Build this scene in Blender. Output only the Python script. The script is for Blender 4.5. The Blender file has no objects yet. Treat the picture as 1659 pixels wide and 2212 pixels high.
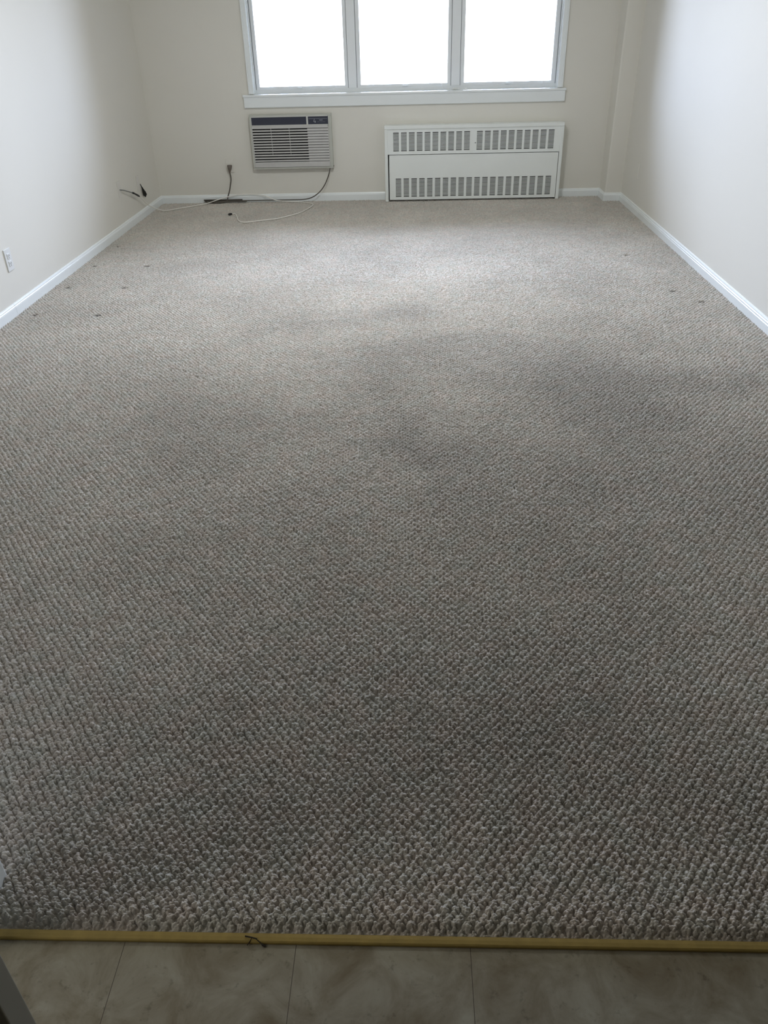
import bpy, bmesh, math, random
import numpy as np
from mathutils import Matrix, Vector

S = bpy.context.scene
COL = S.collection

# ------------------------------------------------------------------ camera
F_PX = 1697.04
cam_d = bpy.data.cameras.new('camera')
cam = bpy.data.objects.new('camera', cam_d); COL.objects.link(cam)
Rv = Vector((0.9987, 0.0303, -0.0226)); Uv = Vector((0.0030, 0.5357, 0.8444)); Fv = Vector((-0.0371, 0.8437, -0.5355))
PITCH, ROLL, YAW, CAM_H = 0.5651, -0.0267, -0.0440, 1.3820
Fv = Vector((math.sin(YAW)*math.cos(PITCH), math.cos(YAW)*math.cos(PITCH), -math.sin(PITCH)))
r0 = Vector((math.cos(YAW), -math.sin(YAW), 0)); u0 = r0.cross(Fv)
Rv = math.cos(ROLL)*r0 + math.sin(ROLL)*u0; Uv = -math.sin(ROLL)*r0 + math.cos(ROLL)*u0
M = Matrix.Identity(4)
for i in range(3):
    M[i][0] = Rv[i]; M[i][1] = Uv[i]; M[i][2] = -Fv[i]
M[2][3] = CAM_H
cam.matrix_world = M
cam_d.sensor_fit = 'VERTICAL'; cam_d.sensor_height = 24.0
cam_d.lens = F_PX/2212*24.0
cam_d.clip_start = 0.02
S.camera = cam

# ------------------------------------------------------------------ light
SKY = 19.5
w = bpy.data.worlds.new('sky'); S.world = w; w.use_nodes = True
nt = w.node_tree; nt.nodes.clear()
out = nt.nodes.new('ShaderNodeOutputWorld'); bg = nt.nodes.new('ShaderNodeBackground')
tc = nt.nodes.new('ShaderNodeTexCoord'); sx = nt.nodes.new('ShaderNodeSeparateXYZ')
cr = nt.nodes.new('ShaderNodeValToRGB'); mp = nt.nodes.new('ShaderNodeMapRange')
nt.links.new(tc.outputs['Generated'], sx.inputs[0]); nt.links.new(sx.outputs['Z'], mp.inputs['Value'])
mp.inputs['From Min'].default_value = -1; mp.inputs['From Max'].default_value = 1
nt.links.new(mp.outputs[0], cr.inputs[0]); nt.links.new(cr.outputs[0], bg.inputs[0]); nt.links.new(bg.outputs[0], out.inputs[0])
e = cr.color_ramp.elements
e[0].position = 0.0; e[0].color = (0.20, 0.20, 0.18, 1)
e[1].position = 1.0; e[1].color = (1.38, 1.58, 2.22, 1)
for pos, c in ((0.47, (0.24, 0.24, 0.24, 1)), (0.52, (0.34, 0.39, 0.54, 1)), (0.58, (0.71, 0.83, 1.16, 1)), (0.67, (0.98, 1.13, 1.58, 1)), (0.82, (1.28, 1.47, 2.06, 1))):
    q = e.new(pos); q.color = c
bg.inputs[1].default_value = SKY

# portal in the window opening: only guides the sampling of the sky
pd = bpy.data.lights.new('window_portal', 'AREA'); pd.shape = 'RECTANGLE'; pd.size = 2.56; pd.size_y = 1.50
pd.cycles.is_portal = True
po = bpy.data.objects.new('window_portal', pd); COL.objects.link(po)
po.location = (-0.06, 7.47, 1.555); po.rotation_euler = (math.radians(-90), 0, 0)

# added fill light, unseen under the ceiling, to brighten the room
ld = bpy.data.lights.new('ceiling_fill', 'AREA'); ld.shape = 'DISK'; ld.size = 0.45; ld.energy = 34.0; ld.color = (0.96, 0.985, 1.0)
lo = bpy.data.objects.new('ceiling_fill', ld); COL.objects.link(lo); lo.location = (-0.25, 4.4, 2.44)
kd = bpy.data.lights.new('kitchen_fill', 'AREA'); kd.shape = 'RECTANGLE'; kd.size = 0.9; kd.size_y = 0.4; kd.energy = 7.0; kd.color = (1.0, 0.96, 0.88)  # added warm fill from the kitchen's left, brightens strip and tiles
ko = bpy.data.objects.new('kitchen_fill', kd); COL.objects.link(ko); ko.location = (-1.70, 0.50, 1.10); ko.rotation_euler = (0, math.radians(-90), 0)

vs = S.view_settings
vs.view_transform = 'Standard'; vs.look = 'None'; vs.gamma = 1.0; vs.use_curve_mapping = False
vs.exposure = 0.07
S.cycles.max_bounces = 8; S.cycles.diffuse_bounces = 6; S.cycles.glossy_bounces = 4
S.cycles.transparent_max_bounces = 8; S.cycles.sample_clamp_indirect = 8.0
S.cycles.caustics_reflective = False; S.cycles.caustics_refractive = False

# ------------------------------------------------------------------ materials
def srgb(r, g, b):
    f = lambda c: (c/255/12.92) if c/255 <= 0.04045 else ((c/255+0.055)/1.055)**2.4
    return (f(r), f(g), f(b), 1)

def mat(name, col, rough=0.5, metal=0.0, var=0.0, vscale=6.0, bump=0.0, bscale=300.0, spec=0.5, coat=0.0):
    m = bpy.data.materials.new(name); m.use_nodes = True
    t = m.node_tree; b = t.nodes['Principled BSDF']
    b.inputs['Base Color'].default_value = col; b.inputs['Roughness'].default_value = rough
    b.inputs['Metallic'].default_value = metal; b.inputs['Specular IOR Level'].default_value = spec
    b.inputs['Coat Weight'].default_value = coat
    g = t.nodes.new('ShaderNodeNewGeometry')
    if var > 0:
        n = t.nodes.new('ShaderNodeTexNoise'); n.inputs['Scale'].default_value = vscale; n.inputs['Detail'].default_value = 4
        t.links.new(g.outputs['Position'], n.inputs['Vector'])
        mx = t.nodes.new('ShaderNodeMix'); mx.data_type = 'RGBA'
        mx.inputs[6].default_value = tuple(c*(1-var) for c in col[:3])+(1,)
        mx.inputs[7].default_value = tuple(min(1, c*(1+var)) for c in col[:3])+(1,)
        t.links.new(n.outputs['Fac'], mx.inputs[0]); t.links.new(mx.outputs[2], b.inputs['Base Color'])
    if bump > 0:
        n2 = t.nodes.new('ShaderNodeTexNoise'); n2.inputs['Scale'].default_value = bscale; n2.inputs['Detail'].default_value = 3
        t.links.new(g.outputs['Position'], n2.inputs['Vector'])
        bp = t.nodes.new('ShaderNodeBump'); bp.inputs['Strength'].default_value = bump; bp.inputs['Distance'].default_value = 0.001
        t.links.new(n2.outputs['Fac'], bp.inputs['Height']); t.links.new(bp.outputs[0], b.inputs['Normal'])
    return m

M_WALL = mat('painted_plaster', (0.76, 0.74, 0.675, 1), 0.55, var=0.02, vscale=1.5, bump=0.25, bscale=120, spec=0.3)
M_KITCH = mat('kitchen_wall_paint', (0.28, 0.265, 0.22, 1), 0.6)  # tone set dark to cut bounced light; these walls are unseen
M_CEIL = mat('ceiling_paint', (0.86, 0.85, 0.82, 1), 0.8, var=0.01)
M_TRIM = mat('gloss_trim_paint', (0.85, 0.885, 0.885, 1), 0.24, var=0.02, vscale=8, bump=0.1, bscale=60)
M_SASH = mat('window_frame_paint', (0.87, 0.90, 0.91, 1), 0.4, var=0.02)
M_GASKET = mat('window_gasket', srgb(70, 74, 78), 0.6)
M_RAD = mat('cream_enamel_metal', (0.84, 0.87, 0.84, 1), 0.38, var=0.03, vscale=5, bump=0.1, bscale=40)
M_RADIN = mat('radiator_interior', srgb(122, 122, 120), 0.7)
M_AC = mat('aged_grey_plastic', srgb(190, 191, 182), 0.55, var=0.05, vscale=20)
M_ACG = mat('grille_plastic', srgb(196, 195, 192), 0.55, var=0.05, vscale=30)
M_ACD = mat('air_vent_dark', srgb(26, 26, 28), 0.7)
M_ACP = mat('navy_panel', srgb(46, 49, 64), 0.4, var=0.1, vscale=60)
M_MARK = mat('silver_marking', srgb(190, 196, 200), 0.4)
M_CORD = mat('grey_brown_cord', srgb(88, 83, 75), 0.5)
M_PLUG = mat('plug_rubber', srgb(112, 104, 96), 0.6)
M_BLACK = mat('black_rubber', srgb(22, 23, 20), 0.6)
M_COAX = mat('white_cable_jacket', (0.88, 0.86, 0.80, 1), 0.4)
M_GREYW = mat('grey_cable', srgb(120, 122, 120), 0.5)
M_PLATE = mat('painted_wall_plate', (0.72, 0.70, 0.65, 1), 0.4)
M_OUTLET = mat('white_outlet', (0.76, 0.77, 0.76, 1), 0.35)
M_SLOT = mat('outlet_slot', srgb(90, 90, 92), 0.6)
M_BRASS = mat('gold_strip', (0.33, 0.24, 0.07, 1), 0.42, metal=0.3, var=0.25, vscale=45, bump=0.2, bscale=200)
M_DEBRIS = mat('dry_debris', srgb(40, 34, 26), 0.9)
M_GREYP = mat('grey_door_paint', srgb(150, 148, 138), 0.6, var=0.04, vscale=20)
M_CORDW = mat('white_blind_cord', (0.85, 0.86, 0.84, 1), 0.5)
M_GRIME = mat('grime', srgb(60, 60, 56), 0.9)

def glass_mat():
    m = bpy.data.materials.new('window_glass'); m.use_nodes = True
    t = m.node_tree; t.nodes.clear()
    o = t.nodes.new('ShaderNodeOutputMaterial'); mx = t.nodes.new('ShaderNodeMixShader')
    tr = t.nodes.new('ShaderNodeBsdfTransparent'); gl = t.nodes.new('ShaderNodeBsdfGlossy'); fr = t.nodes.new('ShaderNodeFresnel')
    tr.inputs[0].default_value = (0.96, 0.975, 0.97, 1); gl.inputs['Roughness'].default_value = 0.02; fr.inputs[0].default_value = 1.45
    t.links.new(fr.outputs[0], mx.inputs[0]); t.links.new(tr.outputs[0], mx.inputs[1]); t.links.new(gl.outputs[0], mx.inputs[2])
    t.links.new(mx.outputs[0], o.inputs[0]); return m
M_GLASS = glass_mat()

def tile_mat():
    m = bpy.data.materials.new('vinyl_tile'); m.use_nodes = True
    t = m.node_tree; b = t.nodes['Principled BSDF']; L = t.links
    g = t.nodes.new('ShaderNodeNewGeometry')
    def noise(sc, det, rough=0.6, dist=0.0):
        n = t.nodes.new('ShaderNodeTexNoise'); n.inputs['Scale'].default_value = sc; n.inputs['Detail'].default_value = det
        n.inputs['Roughness'].default_value = rough; n.inputs['Distortion'].default_value = dist
        L.new(g.outputs['Position'], n.inputs['Vector']); return n
    n1 = noise(9, 8, 0.65, 0.6); r1 = t.nodes.new('ShaderNodeValToRGB'); L.new(n1.outputs['Fac'], r1.inputs[0])
    r1.color_ramp.elements[0].position = 0.32; r1.color_ramp.elements[0].color = (0.15, 0.12, 0.07, 1)
    r1.color_ramp.elements[1].position = 0.66; r1.color_ramp.elements[1].color = (0.30, 0.28, 0.215, 1)
    n2 = noise(60, 6, 0.7); r2 = t.nodes.new('ShaderNodeValToRGB'); L.new(n2.outputs['Fac'], r2.inputs[0])
    r2.color_ramp.elements[0].position = 0.30; r2.color_ramp.elements[0].color = (0.50, 0.48, 0.44, 1)
    r2.color_ramp.elements[1].position = 0.42; r2.color_ramp.elements[1].color = (1, 1, 1, 1)
    mx = t.nodes.new('ShaderNodeMix'); mx.data_type = 'RGBA'; mx.blend_type = 'MULTIPLY'; mx.inputs[0].default_value = 0.6
    L.new(r1.outputs[0], mx.inputs[6]); L.new(r2.outputs[0], mx.inputs[7])
    # seams
    s = t.nodes.new('ShaderNodeSeparateXYZ'); L.new(g.outputs['Position'], s.inputs[0])
    mm = None
    for off in (-1.144, -0.8332, -0.5225, -0.2120, 0.0990):
        a = t.nodes.new('ShaderNodeMath'); a.operation = 'SUBTRACT'; L.new(s.outputs['X'], a.inputs[0]); a.inputs[1].default_value = off
        f = t.nodes.new('ShaderNodeMath'); f.operation = 'ABSOLUTE'; L.new(a.outputs[0], f.inputs[0])
        c = t.nodes.new('ShaderNodeMath'); c.operation = 'LESS_THAN'; L.new(f.outputs[0], c.inputs[0]); c.inputs[1].default_value = 0.0006
        if mm is None: mm = c
        else:
            x = t.nodes.new('ShaderNodeMath'); x.operation = 'MAXIMUM'; L.new(mm.outputs[0], x.inputs[0]); L.new(c.outputs[0], x.inputs[1]); mm = x
    m2 = t.nodes.new('ShaderNodeMix'); m2.data_type = 'RGBA'; L.new(mm.outputs[0], m2.inputs[0]); L.new(mx.outputs[2], m2.inputs[6])
    m2.inputs[7].default_value = (0.07, 0.055, 0.04, 1)
    L.new(m2.outputs[2], b.inputs['Base Color']); b.inputs['Roughness'].default_value = 0.45; b.inputs['Specular IOR Level'].default_value = 0.3
    bp = t.nodes.new('ShaderNodeBump'); bp.inputs['Strength'].default_value = 0.15; bp.inputs['Distance'].default_value = 0.001
    L.new(n2.outputs['Fac'], bp.inputs['Height']); L.new(bp.outputs[0], b.inputs['Normal'])
    return m
M_TILE = tile_mat()

# dirt worn into the carpet: (x, y, rx, ry, angle, strength)
STAINS = [(-0.10, 4.22, 0.30, 0.20, 0, .30), (-0.55, 4.02, 0.28, 0.22, 0, .22), (0.62, 3.48, 0.45, 0.35, -.3, .34),
          (0.86, 3.02, 0.42, 0.42, 0, .34), (1.35, 3.25, 0.25, 0.16, 0, .26), (0.02, 2.70, 0.16, 0.55, .35, .28),
          (-0.92, 2.83, 0.30, 0.30, 0, .14), (0.15, 3.75, 0.32, 0.22, 0, .20), (-0.20, 3.5, 0.3, 0.25, 0, .14),
          (0.75, 2.35, 0.55, 0.45, 0, .16), (0.2, 1.2, 0.6, 0.35, 0, .14), (1.3, 2.2, 0.4, 0.5, 0, .10)]
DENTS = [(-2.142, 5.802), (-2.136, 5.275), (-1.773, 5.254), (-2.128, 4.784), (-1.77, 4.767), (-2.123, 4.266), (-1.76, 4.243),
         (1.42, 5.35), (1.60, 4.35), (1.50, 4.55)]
def carpet_mat():
    m = bpy.data.materials.new('berber_loop_pile'); m.use_nodes = True
    t = m.node_tree; b = t.nodes['Principled BSDF']; L = t.links
    g = t.nodes.new('ShaderNodeNewGeometry')
    def noise(sc, det, rough=0.6, dist=0.0):
        n = t.nodes.new('ShaderNodeTexNoise'); n.inputs['Scale'].default_value = sc; n.inputs['Detail'].default_value = det
        n.inputs['Roughness'].default_value = rough; n.inputs['Distortion'].default_value = dist
        L.new(g.outputs['Position'], n.inputs['Vector']); return n
    def mixc(fac, a, c, mode='MIX'):
        x = t.nodes.new('ShaderNodeMix'); x.data_type = 'RGBA'; x.blend_type = mode
        for s, v in ((0, fac), (6, a), (7, c)):
            if hasattr(v, 'is_linked'): L.new(v, x.inputs[s])
            else: x.inputs[s].default_value = v
        return x.outputs[2]
    # per-loop flecks and larger patches of warmer / greener yarn
    v = t.nodes.new('ShaderNodeTexVoronoi'); v.inputs['Scale'].default_value = 120; L.new(g.outputs['Position'], v.inputs['Vector'])
    rv = t.nodes.new('ShaderNodeValToRGB'); sp = t.nodes.new('ShaderNodeSeparateColor')
    L.new(v.outputs['Color'], sp.inputs[0]); L.new(sp.outputs[0], rv.inputs[0])
    rv.color_ramp.elements[0].color = (0.52, 0.485, 0.44, 1); rv.color_ramp.elements[1].color = (0.71, 0.67, 0.61, 1)
    n1 = noise(14, 4, 0.6); r1 = t.nodes.new('ShaderNodeValToRGB'); L.new(n1.outputs['Fac'], r1.inputs[0])
    r1.color_ramp.elements[0].position = 0.36; r1.color_ramp.elements[0].color = (1.035, 0.985, 0.96, 1)
    r1.color_ramp.elements[1].position = 0.64; r1.color_ramp.elements[1].color = (0.975, 1.008, 0.995, 1)
    col = mixc(1.0, rv.outputs[0], r1.outputs[0], 'MULTIPLY')
    n3 = noise(1.6, 6, 0.62, 0.4); r3 = t.nodes.new('ShaderNodeValToRGB'); L.new(n3.outputs['Fac'], r3.inputs[0])
    r3.color_ramp.elements[0].position = 0.30; r3.color_ramp.elements[0].color = (0.84, 0.84, 0.84, 1)
    r3.color_ramp.elements[1].position = 0.62; r3.color_ramp.elements[1].color = (1.03, 1.03, 1.03, 1)
    col = mixc(1.0, col, r3.outputs[0], 'MULTIPLY')
    # stains
    n4 = noise(3.5, 5, 0.65)
    wob = t.nodes.new('ShaderNodeVectorMath'); wob.operation = 'MULTIPLY_ADD'
    sub = t.nodes.new('ShaderNodeVectorMath'); sub.operation = 'SUBTRACT'; L.new(n4.outputs['Color'], sub.inputs[0]); sub.inputs[1].default_value = (.5, .5, .5)
    L.new(sub.outputs[0], wob.inputs[0]); wob.inputs[1].default_value = (0.7, 0.7, 0); L.new(g.outputs['Position'], wob.inputs[2])
    fac = None
    for (x, y, rx, ry, an, st) in STAINS:
        mpn = t.nodes.new('ShaderNodeMapping'); mpn.vector_type = 'TEXTURE'
        mpn.inputs['Location'].default_value = (x, y, 0); mpn.inputs['Rotation'].default_value = (0, 0, an); mpn.inputs['Scale'].default_value = (rx*1.5, ry*1.5, 1)
        L.new(wob.outputs[0], mpn.inputs['Vector'])
        ln = t.nodes.new('ShaderNodeVectorMath'); ln.operation = 'LENGTH'; L.new(mpn.outputs[0], ln.inputs[0])
        mr = t.nodes.new('ShaderNodeMapRange'); mr.interpolation_type = 'SMOOTHSTEP'
        mr.inputs['From Min'].default_value = 1.0; mr.inputs['From Max'].default_value = 0.0
        mr.inputs['To Min'].default_value = 0.0; mr.inputs['To Max'].default_value = st
        L.new(ln.outputs['Value'], mr.inputs['Value'])
        if fac is None: fac = mr.outputs[0]
        else:
            ad = t.nodes.new('ShaderNodeMath'); ad.operation = 'ADD'; L.new(fac, ad.inputs[0]); L.new(mr.outputs[0], ad.inputs[1]); fac = ad.outputs[0]
    cl = t.nodes.new('ShaderNodeMath'); cl.operation = 'MINIMUM'; L.new(fac, cl.inputs[0]); cl.inputs[1].default_value = 0.6
    col = mixc(cl.outputs[0], col, (0.22, 0.215, 0.21, 1))
    # shade of the pile dents, painted in as dark ellipses
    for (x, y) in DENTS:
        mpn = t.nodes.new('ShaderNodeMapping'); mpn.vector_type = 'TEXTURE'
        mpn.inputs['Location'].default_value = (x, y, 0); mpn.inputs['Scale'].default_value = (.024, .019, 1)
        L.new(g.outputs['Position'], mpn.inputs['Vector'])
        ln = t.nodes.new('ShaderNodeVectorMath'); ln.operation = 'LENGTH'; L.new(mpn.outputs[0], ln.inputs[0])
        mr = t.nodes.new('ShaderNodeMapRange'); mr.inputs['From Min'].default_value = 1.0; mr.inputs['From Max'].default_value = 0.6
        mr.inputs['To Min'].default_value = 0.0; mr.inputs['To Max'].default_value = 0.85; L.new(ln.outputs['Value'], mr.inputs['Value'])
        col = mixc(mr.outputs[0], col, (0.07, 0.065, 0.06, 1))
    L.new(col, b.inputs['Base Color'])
    b.inputs['Roughness'].default_value = 0.95; b.inputs['Specular IOR Level'].default_value = 0.15
    b.inputs['Sheen Weight'].default_value = 0.25; b.inputs['Sheen Roughness'].default_value = 0.5
    # yarn twist
    n5 = noise(560, 3, 0.6)
    bp = t.nodes.new('ShaderNodeBump'); bp.inputs['Strength'].default_value = 0.9; bp.inputs['Distance'].default_value = 0.002
    L.new(n5.outputs['Fac'], bp.inputs['Height']); L.new(bp.outputs[0], b.inputs['Normal'])
    return m
M_CARPET = carpet_mat()

# ------------------------------------------------------------------ mesh helpers
class MB:
    def __init__(s): s.bm = bmesh.new()
    def box(s, x0, x1, y0, y1, z0, z1):
        v = [s.bm.verts.new(p) for p in ((x0,y0,z0),(x1,y0,z0),(x1,y1,z0),(x0,y1,z0),(x0,y0,z1),(x1,y0,z1),(x1,y1,z1),(x0,y1,z1))]
        for f in ((0,3,2,1),(4,5,6,7),(0,1,5,4),(1,2,6,5),(2,3,7,6),(3,0,4,7)): s.bm.faces.new([v[i] for i in f])
        return s
    def prism(s, pts, y0, y1, axis='y'):
        """closed 2D outline extruded along an axis: pts are (x,z) for y, (y,z) for x, (x,y) for z"""
        mk = {'y': lambda p, d: (p[0], d, p[1]), 'x': lambda p, d: (d, p[0], p[1]), 'z': lambda p, d: (p[0], p[1], d)}[axis]
        a = [s.bm.verts.new(mk(p, y0)) for p in pts]; b = [s.bm.verts.new(mk(p, y1)) for p in pts]
        n = len(pts)
        s.bm.faces.new(a); s.bm.faces.new(list(reversed(b)))
        for i in range(n): s.bm.faces.new((a[i], b[i], b[(i+1) % n], a[(i+1) % n]))
        return s
    def tube(s, pts, r, seg=8, flat=1.0):
        pts = [Vector(p) for p in pts]; n = len(pts)
        rr = r if hasattr(r, '__len__') else [r]*n
        rings = []; up = Vector((0, 0, 1)); prev = None
        for i, p in enumerate(pts):
            d = (pts[min(i+1, n-1)]-pts[max(i-1, 0)]).normalized()
            if prev is None:
                a = d.orthogonal().normalized()
            else:
                a = (prev-d*prev.dot(d))
                a = a.normalized() if a.length > 1e-6 else d.orthogonal().normalized()
            prev = a; b = d.cross(a)
            rings.append([s.bm.verts.new(p+(a*math.cos(k*2*math.pi/seg)+b*math.sin(k*2*math.pi/seg)*flat)*rr[i]) for k in range(seg)])
        for i in range(n-1):
            for k in range(seg):
                s.bm.faces.new((rings[i][k], rings[i][(k+1) % seg], rings[i+1][(k+1) % seg], rings[i+1][k]))
        s.bm.faces.new(list(reversed(rings[0]))); s.bm.faces.new(rings[-1])
        return s
    def build(s, name, m, parent=None, bevel=0.0, smooth=False, seg=2):
        bmesh.ops.recalc_face_normals(s.bm, faces=s.bm.faces)
        if bevel > 0:
            bmesh.ops.bevel(s.bm, geom=list(s.bm.edges), offset=bevel, segments=seg, profile=0.6, affect='EDGES', clamp_overlap=True)
        me = bpy.data.meshes.new(name); s.bm.to_mesh(me); s.bm.free()
        me.materials.append(m)
        if smooth:
            for p in me.polygons: p.use_smooth = True
        o = bpy.data.objects.new(name, me); COL.objects.link(o)
        if parent is not None:
            o.parent = parent; o.matrix_parent_inverse = Matrix.Translation(-Vector(parent.location))
        return o

def empty(name, loc):
    o = bpy.data.objects.new(name, None); COL.objects.link(o); o.location = loc; o.empty_display_size = 0.05
    return o
def tag(o, label=None, cat=None, group=None, kind=None):
    if label: o['label'] = label
    if cat: o['category'] = cat
    if group: o['group'] = group
    if kind: o['kind'] = kind
    return o
def spline(pts, n=10):
    P = [Vector(p) for p in pts]; P = [P[0]*2-P[1]]+P+[P[-1]*2-P[-2]]; out_ = []
    for i in range(1, len(P)-2):
        for k in range(n):
            t = k/n; a, b, c, d = P[i-1], P[i], P[i+1], P[i+2]
            out_.append(0.5*((2*b)+(c-a)*t+(2*a-5*b+4*c-d)*t*t+(3*b-a-3*c+d)*t**3))
    out_.append(P[-2]); return out_

# ------------------------------------------------------------------ room shell
XL, XR, YB = -2.2314, 1.7669, 7.3364
ZT, CEIL = -0.024, 2.48
WX0, WX1, WZ0, WZ1 = -1.312, 1.192, 0.826, 2.28        # window opening
st = lambda o: tag(o, kind='structure')
YD = 0.88                                               # room side face of the wall with the opening
HX0, HX1, HY0 = -1.75, 1.75, -2.6                       # kitchen behind the camera
JX0, JX1 = -0.802, 1.12

st(MB().box(-2.4, 1.95, HY0-.15, 7.6, -0.16, ZT).build('floor', M_TILE))
st(MB().box(-2.4, 1.95, HY0-.15, 7.6, CEIL, CEIL+.12).build('ceiling', M_CEIL))
st(MB().box(XL-.15, XL, YD, YB, ZT, CEIL).build('wall_left', M_WALL))
st(MB().box(XR, XR+.15, YD, YB, ZT, CEIL).build('wall_right', M_WALL))
b = MB()
b.box(XL-.15, WX0, YB, YB+.10, ZT, CEIL); b.box(WX1, XR+.15, YB, YB+.10, ZT, CEIL)
b.box(WX0, WX1, YB, YB+.10, ZT, WZ0); b.box(WX0, WX1, YB, YB+.10, WZ1, CEIL)
st(b.build('wall_back', M_WALL))
b = MB().box(1.6306, XR+.05, 7.1165, YB+.04, ZT, CEIL); 
st(b.build('wall_column', M_WALL, bevel=0.012, seg=3))
b = MB()
b.box(XL-.15, JX0, YD-.13, YD, ZT, CEIL); b.box(JX1, XR+.15, YD-.13, YD, ZT, CEIL); b.box(JX0, JX1, YD-.13, YD, 2.08, CEIL)
st(b.build('wall_front', M_WALL, bevel=0.004))
st(MB().box(HX0-.12, HX0, HY0, YD-.13, ZT, CEIL).build('wall_kitchen_left', M_KITCH))
st(MB().box(HX1, HX1+.12, HY0, YD-.13, ZT, CEIL).build('wall_kitchen_right', M_KITCH))
st(MB().box(HX0-.12, HX1+.12, HY0-.12, HY0, ZT, CEIL).build('wall_kitchen_back', M_KITCH))

# baseboards: rounded-top profile swept along a wall polyline with mitred corners
PROF = [(0, 0), (0.014, 0), (0.014, 0.040), (0.0125, 0.046), (0.0095, 0.049), (0.0085, 0.054), (0.006, 0.059), (0.003, 0.061), (0, 0.061)]
def molding(b, path, prof=PROF, z0=-0.012):
    P = [Vector((p[0], p[1])) for p in path]; n = len(P)
    nrm = []
    for i in range(n-1):
        d = (P[i+1]-P[i]).normalized(); nrm.append(Vector((-d.y, d.x)))
    rings = []
    for i in range(n):
        if i == 0: m_ = nrm[0]
        elif i == n-1: m_ = nrm[-1]
        else:
            m_ = nrm[i-1]+nrm[i]; m_ = m_*(1/(m_.dot(nrm[i])))
        rings.append([b.bm.verts.new((P[i].x+m_.x*o, P[i].y+m_.y*o, z0 if z == 0 else z)) for (o, z) in prof])
    k = len(prof)
    for i in range(n-1):
        for j in range(k): b.bm.faces.new((rings[i][j], rings[i+1][j], rings[i+1][(j+1) % k], rings[i][(j+1) % k]))
    b.bm.faces.new(rings[0]); b.bm.faces.new(list(reversed(rings[-1])))
    return b
# path direction keeps the room on the left-hand side
b = MB(); molding(b, [(XL, YB-.0001), (XL, 4.262)]); molding(b, [(XL, 4.2605), (XL, YD)])
st(b.build('baseboard_left', M_TRIM))
b = MB(); molding(b, [(-0.236, YB), (XL+.001, YB)]); molding(b, [(1.6306, YB), (1.268, YB)])
st(b.build('baseboard_back', M_TRIM))
b = MB(); molding(b, [(XR, 7.1165), (1.6306, 7.1165), (1.6306, YB-.001)])
st(b.build('baseboard_column', M_TRIM))
PROF2 = [(0, 0), (0.014, 0), (0.014, 0.036), (0.0115, 0.039), (0.0125, 0.043), (0.0115, 0.047), (0.0075, 0.050), (0.0085, 0.055), (0.006, 0.060), (0, 0.062)]
b = MB(); molding(b, [(XR, YD), (XR, 7.1165-.001)], PROF2)
st(b.build('baseboard_right', M_TRIM))
# white jamb board lining the end of the front wall, seen at the left edge
st(MB().box(JX0, JX0+.016, YD-.14, YD+.004, ZT, 2.08).build('trim_1', M_TRIM, bevel=0.003))
# painted corner post with a grey face, in the foreground at lower left
d1 = st(empty('trim_2', (-0.66, 0.50, ZT)))
MB().box(-0.618, -0.574, 0.535, 0.575, ZT+.001, 2.05).build('grey_casing', M_GREYP, d1, bevel=0.002)
MB().box(-0.660, -0.623, 0.44, 0.566, ZT+.001, 2.05).build('white_casing', M_TRIM, d1, bevel=0.002)
MB().box(-0.626, -0.614, 0.45, 0.56, ZT+.001, 2.05).build('gap_shade', M_BLACK, d1)  # black bar standing in for the shade between the two casings

# ------------------------------------------------------------------ carpet (real loop pile)
A_, B_ = 0.0205, 0.0262
CY0, CY1 = 0.7815, YB
rng = np.random.default_rng(7)
nx = int((XR-XL)/A_)+2; ny = int((CY1-CY0)/(B_/2))+2
jj, ii = np.meshgrid(np.arange(ny), np.arange(nx), indexing='ij')
cx_ = XL+ii*A_+(jj % 2)*A_/2; cy_ = CY0+.002+jj*B_/2
cx_ = cx_+0.004*np.sin(cy_*3.1+1)+0.0025*np.sin(cy_*11+cx_*2.0); cy_ = cy_+0.004*np.sin(cx_*2.7)+0.0025*np.sin(cx_*9+cy_*1.7)
cx_ = (cx_+rng.normal(0, .0009, cx_.shape)).ravel(); cy_ = (cy_+rng.normal(0, .0010, cy_.shape)).ravel()
nh = rng.normal(0, .0007, cx_.shape)
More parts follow.
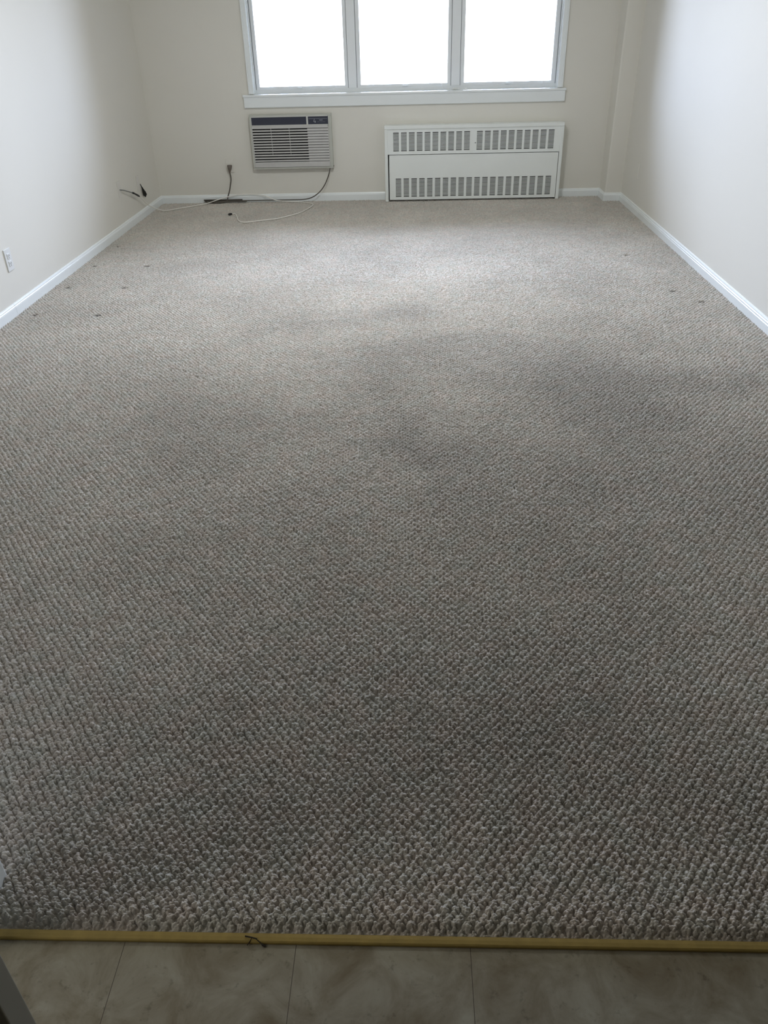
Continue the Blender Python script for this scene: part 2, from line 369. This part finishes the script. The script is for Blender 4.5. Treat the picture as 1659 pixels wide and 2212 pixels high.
# each tuft is a tight knot of loops: one in the middle and a ring of six around it
rot = rng.uniform(0, 6.28, cx_.shape)
parts = [(cx_+rng.normal(0, .0005, cx_.shape), cy_+rng.normal(0, .0005, cx_.shape), np.zeros(cx_.shape))]
for k in range(6):
    rr = rng.uniform(.0043, .0058, cx_.shape); an = rot+k*math.pi/3+rng.normal(0, .22, cx_.shape)
    parts.append((cx_+rr*np.cos(an), cy_+rr*1.12*np.sin(an), rr*rr*88))
lx = np.concatenate([p[0] for p in parts]); ly = np.concatenate([p[1] for p in parts])
lz = np.concatenate([nh-p[2] for p in parts])+rng.normal(0, .0007, lx.shape)
lr = rng.uniform(.0031, .0046, lx.shape); la = rng.uniform(-.7, .7, lx.shape); le = rng.uniform(.66, .92, lx.shape)
DEPTH = 0.0125
def carpet_band(y0, y1, dx, dy, x0=XL+.002, x1=XR-.002):
    nX = int(round((x1-x0)/dx))+1; nY = int(round((y1-y0)/dy))+1
    xs = np.linspace(x0, x1, nX); ys = np.linspace(y0, y1, nY); dx = xs[1]-xs[0]; dy = ys[1]-ys[0]
    H = np.full((nY, nX), -DEPTH)
    sel = (ly > y0-.01) & (ly < y1+.01)
    X, Y, Z, R, An, E = lx[sel], ly[sel], lz[sel], lr[sel], la[sel], le[sel]
    ca, sa = np.cos(An), np.sin(An)
    ic = np.round((X-xs[0])/dx).astype(int); jc = np.round((Y-ys[0])/dy).astype(int)
    wx = int(math.ceil(.0048/dx)); wy = int(math.ceil(.0048/dy))
    for dj in range(-wy, wy+1):
        for di in range(-wx, wx+1):
            i = ic+di; j = jc+dj
            ok = (i >= 0) & (i < nX) & (j >= 0) & (j < nY)
            i = i[ok]; j = j[ok]
            px = xs[i]-X[ok]; py = ys[j]-Y[ok]
            u = (px*ca[ok]+py*sa[ok])/R[ok]; v = (-px*sa[ok]+py*ca[ok])/(R[ok]*E[ok])
            q = u*u+v*v; k = q < 1
            h = Z[ok][k]-.0064*(1-np.sqrt(1-q[k]))
            np.maximum.at(H, (j[k], i[k]), h)
    for (a, b2) in DENTS:
        g = ((xs[None, :]-a)/.024)**2+((ys[:, None]-b2)/.016)**2
        H -= .007*np.exp(-g*g)
    H -= (0.0035*np.clip((0.828-ys)/0.026, 0, 1)**1.5+0.0190*np.clip((0.802-ys)/(0.802-CY0), 0, 1)**1.1)[:, None]
    H = np.maximum(H, ZT+.001)
    return xs, ys, H
verts, faces, base = [], [], 0
for band in ((CY0, YD+.001, .0014, .0012, JX0+.017, JX1-.001), (YD+.0005, 1.35, .00145, .00135), (1.35-.002, 2.1, .0018, .0018), (2.1-.002, 3.3, .0021, .0022), (3.3-.002, 4.8, .0024, .0026), (4.8-.002, YB-.002, .0028, .0032)):
    xs, ys, H = carpet_band(*band)
    nY, nX = H.shape
    XX, YY = np.meshgrid(xs, ys)
    verts.append(np.stack([XX, YY, H], -1).reshape(-1, 3))
    idx = (np.arange(nY-1)[:, None]*nX+np.arange(nX-1)[None, :]).ravel()+base
    faces.append(np.stack([idx, idx+1, idx+1+nX, idx+nX], -1)); base += nX*nY
V = np.concatenate(verts).astype(np.float32); Fc = np.concatenate(faces).astype(np.int32)
me = bpy.data.meshes.new('carpet')
me.vertices.add(len(V)); me.vertices.foreach_set('co', V.ravel())
me.loops.add(Fc.size); me.loops.foreach_set('vertex_index', Fc.ravel())
me.polygons.add(len(Fc)); me.polygons.foreach_set('loop_start', np.arange(0, Fc.size, 4, dtype=np.int32))
try: me.polygons.foreach_set('loop_total', np.full(len(Fc), 4, dtype=np.int32))
except Exception: pass
me.update(calc_edges=True)
me.polygons.foreach_set('use_smooth', np.ones(len(Fc), dtype=bool))
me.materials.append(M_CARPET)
carpet = bpy.data.objects.new('carpet', me); COL.objects.link(carpet)
tag(carpet, 'worn grey brown looped pile carpet covering the whole room up to the gold strip', 'carpet')
del verts, faces, V, Fc

# gold edge strip
pr = [(0.7675, ZT+.0003), (0.7672, ZT+.0030), (0.7682, ZT+.0052), (0.7705, ZT+.0066), (0.7770, ZT+.0076), (0.7830, ZT+.0078), (0.7845, ZT+.0060), (0.7845, ZT+.0003)]
b = MB(); b.prism(pr, JX0+.002, JX1-.002, 'x')
o = b.build('edge_strip', M_BRASS, smooth=False)
tag(o, 'dull gold metal carpet edge strip between carpet and beige floor tiles', 'edge strip')

# bits of debris on the strip
b = MB()
b.tube(spline([(-0.305, .7770, -.0148), (-0.292, .774, -.0135), (-0.282, .772, -.0145)], 5), [.0012]*10+[.0006], 5)
b.tube(spline([(-0.292, .7740, -.014), (-0.296, .768, -.0185), (-0.300, .764, -.0215)], 4), .0007, 5)
b.tube(spline([(-0.284, .7720, -.0145), (-0.272, .765, -.0205), (-0.266, .763, -.0225)], 4), [.0008]*4+[.002]*4+[.001], 5)
tag(b.build('twig', M_DEBRIS), 'tiny dark brown twig of debris lying across the gold edge strip', 'debris')

# ------------------------------------------------------------------ window
YS = 7.418                                   # face of sashes
win = st(empty('window_1', (-0.06, YS, WZ0)))
# frame: head, sides, bottom rail, mullions
b = MB()
b.box(WX0, -1.303, YB+.04, YS+.032, WZ0, WZ1); b.box(1.184, WX1, YB+.04, YS+.032, WZ0, WZ1)
b.box(WX0, WX1, YS-.002, YS+.032, WZ0, 0.866); b.box(WX0, WX1, YS-.002, YS+.032, WZ1-.05, WZ1)
b.build('window_frame', M_SASH, win, bevel=0.002)
for (x0, x1) in ((-0.527, -0.457), (0.324, 0.396)):
    MB().box(x0, x1, YS-.006, YS+.032, 0.864, WZ1-.05).build('mullion', M_SASH, win, bevel=0.003)
for (a0, g0, g1, a1) in ((-1.300, -1.271, -0.557, -0.530), (-0.454, -0.423, 0.293, 0.321), (0.399, 0.431, 1.147, 1.181)):
    b = MB()
    b.box(a0, g0, YS+.004, YS+.028, 0.866, WZ1-.052); b.box(g1, a1, YS+.004, YS+.028, 0.866, WZ1-.052)
    b.box(g0, g1, YS+.004, YS+.028, 0.866, 0.886); b.box(g0, g1, YS+.004, YS+.028, WZ1-.085, WZ1-.052)
    sash = b.build('sash', M_SASH, win)
    MB().box(g0-.004, g1+.004, YS+.012, YS+.017, 0.882, WZ1-.081).build('glass_pane', M_GLASS, sash)
    b = MB(); b.box(a0-.003, a0, YS+.001, YS+.02, .866, WZ1-.052); b.box(a1, a1+.003, YS+.001, YS+.02, .866, WZ1-.052)
    b.build('gasket', M_GASKET, sash)
    xm = {-1.300: -0.937, -0.454: -0.057, 0.399: 0.795}[a0]
    b = MB(); b.box(xm-.022, xm+.022, YS-.010, YS+.002, .868, .874); b.box(xm-.022, xm+.022, YS-.012, YS-.008, .868, .880)
    b.build('lift_handle', M_TRIM, sash, bevel=0.001)
# reveal lining, casing, sill, apron
b = MB(); b.box(WX0-.001, WX0+.003, YB-.002, YS, WZ0, WZ1); b.box(WX1-.003, WX1+.001, YB-.002, YS, WZ0, WZ1)
b.build('jamb_liner', M_TRIM, win)
for (x0, x1, xb0, xb1) in ((-1.352, WX0, -1.352, -1.340), (WX1, 1.232, 1.220, 1.232)):
    b = MB(); b.box(x0, x1, YB-.012, YB, 0.842, WZ1+.04); b.box(xb0, xb1, YB-.020, YB-.012, 0.842, WZ1+.04)
    b.build('casing', M_TRIM, win, bevel=0.0015)
b = MB(); b.box(-1.352, 1.232, YB-.018, YB, WZ1, WZ1+.045)
b.build('head_casing', M_TRIM, win, bevel=0.002)
b = MB(); b.box(-1.405, 1.262, YB-.030, YB+.002, .820, .838); b.box(WX0+.004, WX1-.004, YB, YS, .820, .838)
b.build('sill', M_TRIM, win, bevel=0.004)
b = MB(); b.prism([(YB-.022, .820), (YB-.022, .745), (YB-.018, .740), (YB, .740), (YB, .820)], -1.398, 1.256, 'x')
b.build('apron', M_TRIM, win, bevel=0.0015)

# blind above the view, with its cords hanging over the glass
bl = empty('window_blind', (-0.06, YB+.03, 2.20))
MB().box(-1.30, 1.18, YB+.012, YB+.050, 2.20, 2.245).build('headrail', M_TRIM, bl, bevel=0.002)
b = MB()
for k in range(16): b.box(-1.295, 1.175, YB+.008, YB+.054, 2.130+k*.0044, 2.1325+k*.0044)
b.build('raised_slats', M_TRIM, bl)
YC = 7.392
for x in (-0.640, 1.080):
    MB().tube([(x, YC-.01, 2.14), (x, YC, 1.4), (x, YC, .845)], .0016, 6).build('cord', M_CORDW, bl)
MB().tube(spline([(0.20, YC-.01, 2.14), (0.205, YC, 1.5), (.225, YC, .95), (.250, YC-.008, .880), (.268, 7.372, .846), (.295, 7.365, .8405), (.34, 7.362, .841)], 6), .0018, 6).build('cord', M_CORDW, bl)
b = MB(); b.tube(spline([(.335, 7.362, .845), (.345, 7.362, .846), (.375, 7.362, .846), (.388, 7.362, .845)], 3), [.005, .0075, .008, .008, .008, .008, .008, .007, .006, .004], 10)
b.build('tassel', M_CORDW, bl, smooth=True)
MB().tube(spline([(.385, 7.362, .845), (.41, 7.355, .8405), (.44, 7.345, .841), (.462, 7.325, .8405), (.468, 7.303, .840), (.468, 7.2995, .833), (.469, 7.300, .802)], 5), .0016, 6).build('cord', M_CORDW, bl)
b = MB(); b.tube([(.430, 7.352, .8445), (.434, 7.352, .8445), (.442, 7.352, .8445), (.450, 7.352, .8445), (.454, 7.352, .8445)], [.002, .0062, .0078, .0062, .002], 10)
b.build('cord_knob', M_CORDW, bl, smooth=True)
tag(bl, 'white raised window blind whose thin cords hang over the glass onto the sill', 'window blind')

# ------------------------------------------------------------------ air conditioner
ac = empty('air_conditioner', (-1.02, YB, 0.268))
YA = 7.280
def px_x(px): return -1.352+(px-540)*(0.679/175.0)         # photo column to metres on the unit's front
b = MB()                                                    # outer case with flared edge
x0, x1, z0, z1 = -1.366, -0.676, 0.270, 0.690
b.box(x0, x0+.016, YA, YB-.002, z0+.014, z1-.010); b.box(x1-.028, x1, YA+.004, YB-.002, z0+.014, z1-.010); b.box(x0, x1, YA+.004, YB-.002, z1-.010, z1); b.box(x0, x1, YA+.002, YB-.002, z0, z0+.014)
b.build('case', M_AC, ac, bevel=0.003)
MB().box(x0+.012, x1-.02, YA+.022, YB, z0+.01, z1-.008).build('inner_core', M_ACD, ac)
b = MB(); b.box(x0+.016, x1-.028, YA-.002, YA+.02, .672, .681); b.box(x0+.016, x1-.028, YA-.002, YA+.02, .607, .613)
b.box(px_x(660.7), px_x(664.4), YA-.002, YA+.02, .611, .674); b.box(px_x(707.8), x1-.022, YA-.003, YA+.02, .607, .681); b.box(x0+.014, x0+.020, YA-.002, YA+.02, .607, .681)
b.build('top_trim', mat('pale_trim_plastic', srgb(205, 206, 200), 0.5), ac, bevel=0.001)
MB().box(x0+.019, px_x(660.9), YA+.004, YA+.02, .611, .674).build('air_outlet', M_ACP, ac)
cp = MB().box(px_x(664.2), px_x(708), YA+.002, YA+.02, .611, .674).build('control_panel', M_ACP, ac)
# markings on the control panel: fine line, glyph, dash and small lettering row
b = MB(); ux = px_x(664.5); yf = YA+.0008
def stroke(b, pts, wd=.0016):
    for p, q in zip(pts[:-1], pts[1:]):
        d = Vector((q[0]-p[0], q[1]-p[1])); l = d.length; d.normalize(); nn = Vector((-d.y, d.x))*wd/2
        c = [(p[0]+nn.x, p[1]+nn.y), (q[0]+nn.x, q[1]+nn.y), (q[0]-nn.x, q[1]-nn.y), (p[0]-nn.x, p[1]-nn.y)]
        b.prism(c, yf, yf+.0014, 'y')
stroke(b, [(ux+.006, .6545), (ux+.160, .6545)], .0012)
stroke(b, [(ux+.054, .652), (ux+.046, .634), (ux+.060, .632)], .0022); stroke(b, [(ux+.058, .640), (ux+.062, .628), (ux+.055, .626)], .0026)
stroke(b, [(ux+.094, .6435), (ux+.122, .6435)], .0028)
for k in range(7): stroke(b, [(ux+.080+k*.0095, .630), (ux+.0855+k*.0095, .630)], .0010)
b.build('panel_marking', M_MARK, cp)
# louvred grille: plain band, fixed slats; right quarter closed
b = MB(); gx0, gx1 = x0+.020, x1-.030; xs_ = px_x(661.5)
b.box(gx0-.003, gx1, YA-.004, YA+.012, .586, .6065)
pitch = .0212; n_s = 13
for k in range(n_s):
    zt = .586-k*pitch
    # each slat tilts back towards its upper edge
    zs = zt-.0096 if k < 12 else zt-.005
    b.prism([(YA+.010, zs-.001), (YA-.001, zs-.001), (YA-.004, zs-.005), (YA-.004, zt-pitch), (YA+.010, zt-pitch+.002)], gx0, xs_, 'x')
    zs = zt-.0036
    b.prism([(YA+.014, zs), (YA-.002, zs-.001), (YA-.004, zt-pitch), (YA+.010, zt-pitch)], xs_, gx1, 'x')
b.box(gx0, gx1, YA-.004, YA+.012, .286, .3105)
for xr_ in (px_x(582), px_x(622)): b.box(xr_-.0012, xr_+.0012, YA+.000, YA+.012, .375, .586)
b.box(gx0-.004, gx0, YA-.002, YA+.012, .286, .600); b.box(gx1, gx1+.003, YA-.002, YA+.012, .286, .600)
b.build('louver_grille', M_ACG, ac)
# cord from the unit, down the wall, bundled along the baseboard, up to the plug
cpts = [(-.706, 7.290, .274), (-.712, 7.275, .245), (-.730, 7.270, .195), (-.765, 7.268, .130), (-.815, 7.268, .075), (-.885, 7.270, .034), (-.965, 7.285, .018),
        (-1.08, 7.300, .014), (-1.25, 7.303, .014), (-1.45, 7.303, .014), (-1.62, 7.303, .014), (-1.78, 7.305, .016), (-1.835, 7.300, .014), (-1.80, 7.283, .008), (-1.70, 7.278, .006), (-1.64, 7.290, .014),
        (-1.625, 7.300, .050), (-1.606, 7.300, .095), (-1.590, 7.304, .150), (-1.580, 7.306, .200), (-1.586, 7.308, .252)]
MB().tube(spline(cpts, 8), .0055, 8, flat=.62).build('power_cord', M_CORD, ac, smooth=True)
b = MB(); b.tube([(-1.50, 7.300, .0235), (-1.62, 7.297, .0235), (-1.78, 7.297, .0245), (-1.842, 7.297, .024)], .006, 6); b.tube([(-1.46, 7.291, .012), (-1.62, 7.288, .012), (-1.76, 7.288, .010), (-1.80, 7.288, .010)], .006, 6)
b.build('cord_bundle', M_CORD, ac, smooth=True)
b = MB(); b.tube([(-1.586, 7.309, .246), (-1.584, 7.308, .262), (-1.581, 7.308, .280), (-1.580, 7.310, .300), (-1.580, 7.311, .306)], [.008, .013, .021, .025, .021], 8, flat=.6)
b.build('plug', M_PLUG, ac, bevel=0)
MB().box(-.690, -.672, YA+.006, YA+.03, .280, .290).build('corner_clip', M_CORD, ac, bevel=.002)
tag(ac, 'grey through the wall air conditioner with dark top panel and slatted grille under the window', 'air conditioner')

def plate(name, face, c, z, label, cat='outlet', m=M_PLATE, w_=.070, h_=.116, holes=False, group=None):
    """face: 'L','R','B' wall; c is the horizontal centre along it"""
    base_ = {'L': (XL, c, z), 'R': (XR, c, z), 'B': (c, YB, z)}[face]
    r = empty(name, base_)
    b = MB(); t = .006
    pts = [(-w_/2, 0), (w_/2, 0), (w_/2-.004, t), (-w_/2+.004, t)]
    def bx(b, u0, u1, d0, d1, z0_, z1_):
        if face == 'L': b.box(XL+d0, XL+d1, c+u0, c+u1, z0_, z1_)
        elif face == 'R': b.box(XR-d1, XR-d0, c+u0, c+u1, z0_, z1_)
        else: b.box(c+u0, c+u1, YB-d1, YB-d0, z0_, z1_)
    bx(b, -w_/2, w_/2, 0, t, z-h_/2, z+h_/2)
    b.build('cover_plate', m, r, bevel=.0022)
    if holes:
        for dz in (-.020, .020):
            b = MB(); bx(b, -.016, .016, t-.001, t+.003, z+dz-.0145, z+dz+.0145)
            rc = b.build('receptacle', m, r, bevel=.0035)
            b = MB(); bx(b, -.0085, -.0055, t+.0025, t+.0034, z+dz-.003, z+dz+.007); bx(b, .0055, .0085, t+.0025, t+.0034, z+dz-.003, z+dz+.007); bx(b, -.0025, .0025, t+.0025, t+.0034, z+dz-.011, z+dz-.006)
            b.build('slots', M_SLOT, rc)
    for zz in ((z,) if holes else (z+.042, z-.042)):
        b = MB(); bx(b, -.003, .003, t, t+.0012, zz-.003, zz+.003); b.build('screw', m, r)
    tag(r, label, cat, group)
    return r
plate('power_outlet', 'L', 4.347, .281, 'white double socket outlet on the left wall nearest the camera', 'outlet', M_OUTLET, .074, .117, holes=True)
plate('power_outlet', 'B', -1.580, .300, 'wall coloured outlet cover plate on back wall behind the grey plug', 'outlet', M_WALL, .072, .116, holes=False)
plate('cable_plate', 'L', 6.300, .297, 'painted cover plate on left wall that the white cable comes out of', 'wall plate', M_PLATE, .074, .116)
plate('socket_plate', 'L', 6.770, .262, 'painted cover plate low in the left back corner beside the black plug', 'wall plate', M_PLATE, .072, .116)
plate('blank_plate', 'R', 6.680, .298, 'painted over cover plate low on the right wall near the column', 'wall plate', M_WALL, .072, .116)

# black plug hanging by the corner plate
hp = empty('black_plug', (XL+.012, 6.83, .155))
MB().tube([(XL+.008, 6.800, .252), (XL+.012, 6.808, .232), (XL+.016, 6.820, .205), (XL+.018, 6.836, .178), (XL+.019, 6.846, .160), (XL+.018, 6.850, .152)],
          [.0022, .004, .009, .0155, .0175, .012], 8, flat=.7).build('plug_body', M_BLACK, hp, smooth=True)
MB().tube([(XL+.018, 6.850, .153), (XL+.018, 6.853, .143)], .006, 6).build('plug_tip', M_BLACK, hp)
tag(hp, 'tapered black plug hanging against the left wall near the back corner', 'plug')

# white coaxial cable
cc = empty('coaxial_cable', (XL+.006, 6.30, .29))
MB().tube(spline([(XL+.004, 6.300, .295), (XL+.018, 6.335, .286), (XL+.026, 6.42, .262), (XL+.030, 6.52, .232)], 6), .0036, 8).build('grey_lead', M_GREYW, cc, smooth=True)
b = MB(); b.tube([(XL+.029, 6.505, .237), (XL+.030, 6.535, .228), (XL+.031, 6.545, .2245), (XL+.031, 6.60, .204), (XL+.031, 6.635, .190), (XL+.031, 6.66, .180)], [.006, .008, .006, .0075, .0075, .004], 8)
b.build('connector', M_BLACK, cc, smooth=True)
wp = [(XL+.031, 6.655, .182), (XL+.032, 6.72, .145), (XL+.036, 6.79, .100), (XL+.050, 6.87, .060), (XL+.085, 6.95, .020), (-2.095, 6.985, .006), (-2.03, 7.045, .0045), (-1.90, 7.155, .005), (-1.80, 7.235, .010), (-1.72, 7.275, .028), (-1.62, 7.298, .050), (-1.52, 7.311, .0635),
      (-1.40, 7.311, .0645), (-1.30, 7.300, .052), (-1.20, 7.262, .022), (-1.10, 7.262, .010), (-.99, 7.255, .005), (-.92, 7.215, .0045), (-.862, 7.15, .0045), (-.858, 7.07, .0045), (-.885, 6.95, .0045), (-.93, 6.81, .0045), (-1.00, 6.70, .0045), (-1.09, 6.60, .0045), (-1.20, 6.545, .0045),
      (-1.31, 6.485, .0045), (-1.365, 6.50, .0045), (-1.405, 6.575, .0045), (-1.435, 6.69, .0045), (-1.460, 6.775, .0045), (-1.480, 6.81, .0045), (-1.500, 6.80, .0045)]
MB().tube(spline(wp, 8), .0036, 8).build('cable_jacket', M_COAX, cc, smooth=True)
b = MB(); b.tube([(-1.497, 6.801, .0055), (-1.506, 6.795, .006), (-1.520, 6.782, .006), (-1.524, 6.776, .006)], [.005, .008, .008, .004], 8); b.tube([(-1.505, 6.77, .006), (-1.512, 6.79, .007)], .004, 6)
b.build('cable_end', M_BLACK, cc)
tag(cc, 'thin white coaxial cable looping from the left wall across the carpet', 'cable')

# ------------------------------------------------------------------ radiator cover
rc = empty('radiator_cover', (0.516, YB, 0))
YR = 7.226; rx0, rx1 = -0.233, 1.263; K = (YR)/7.256
RX0, RX1, RZ = -0.231, 1.260, 0.594
b = MB()
b.box(RX0, RX0+.026, YR, YB-.002, -.003, RZ-.028); b.box(RX1-.028, RX1, YR, YB-.002, -.003, RZ-.028)
b.box(RX0, RX1, YR-.002, YB-.002, RZ-.028, RZ)
b.build('cabinet', M_RAD, rc, bevel=.0035)
MB().box(RX0+.02, RX1-.02, YR+.055, YR+.060, .0, RZ-.02).build('heating_core', M_RADIN, rc)
def grille(b, px0, px1, pz0, pz1, cols, zlo, zhi, yf_, t=.0016, rows=15):
    # cols: sorted list of (x0,x1) punched columns; solid sheet elsewhere
    xs2 = [px0]+[v for c in cols for v in c]+[px1]
    for i in range(0, len(xs2), 2): b.box(xs2[i], xs2[i+1], yf_, yf_+t, zlo, zhi)
    b.box(px0, px1, yf_, yf_+t, pz0, zlo); b.box(px0, px1, yf_, yf_+t, zhi, pz1)
    p = (zhi-zlo)/rows
    for (a, c) in cols:
        for k in range(1, rows):
            z = zlo+k*p; b.box(a, c, yf_+.0002, yf_+t, z-.0021, z+.0021)
upc = [(-.1590+k*.0662, -.1590+k*.0662+.048) for k in range(10)]+[(.5430+k*.0662, .5430+k*.0662+.048) for k in range(10)]
upc = [(a*K, c*K) for a, c in upc]
b = MB(); grille(b, RX0+.026, RX1-.028, .373, RZ-.028, upc, .398, .541, YR+.006)
up = b.build('upper_grille', M_RAD, rc)
loc_ = [(-.1420+k*.0676, -.1420+k*.0676+.047) for k in range(20)]; loc_ = [(a*K, c*K) for a, c in loc_]
b = MB(); grille(b, RX0+.034, RX1-.0285, .012, .371, loc_, .036, .184, YR-.001)
b.box(RX0+.034, RX0+.037, YR-.001, YR+.012, .012, .371); b.box(RX1-.0315, RX1-.0285, YR-.001, YR+.012, .012, .371); b.box(RX0+.034, RX1-.0285, YR-.001, YR+.012, .3685, .371)
b.build('front_panel', M_RAD, rc)
b = MB(); b.tube([(.530, YR+.0045, .452), (.530, YR+.001, .452)], [.004, .003], 8); b.build('catch', M_GRIME, up)
tag(rc, 'white metal radiator cover with two rows of slotted vents under the window', 'radiator cover')
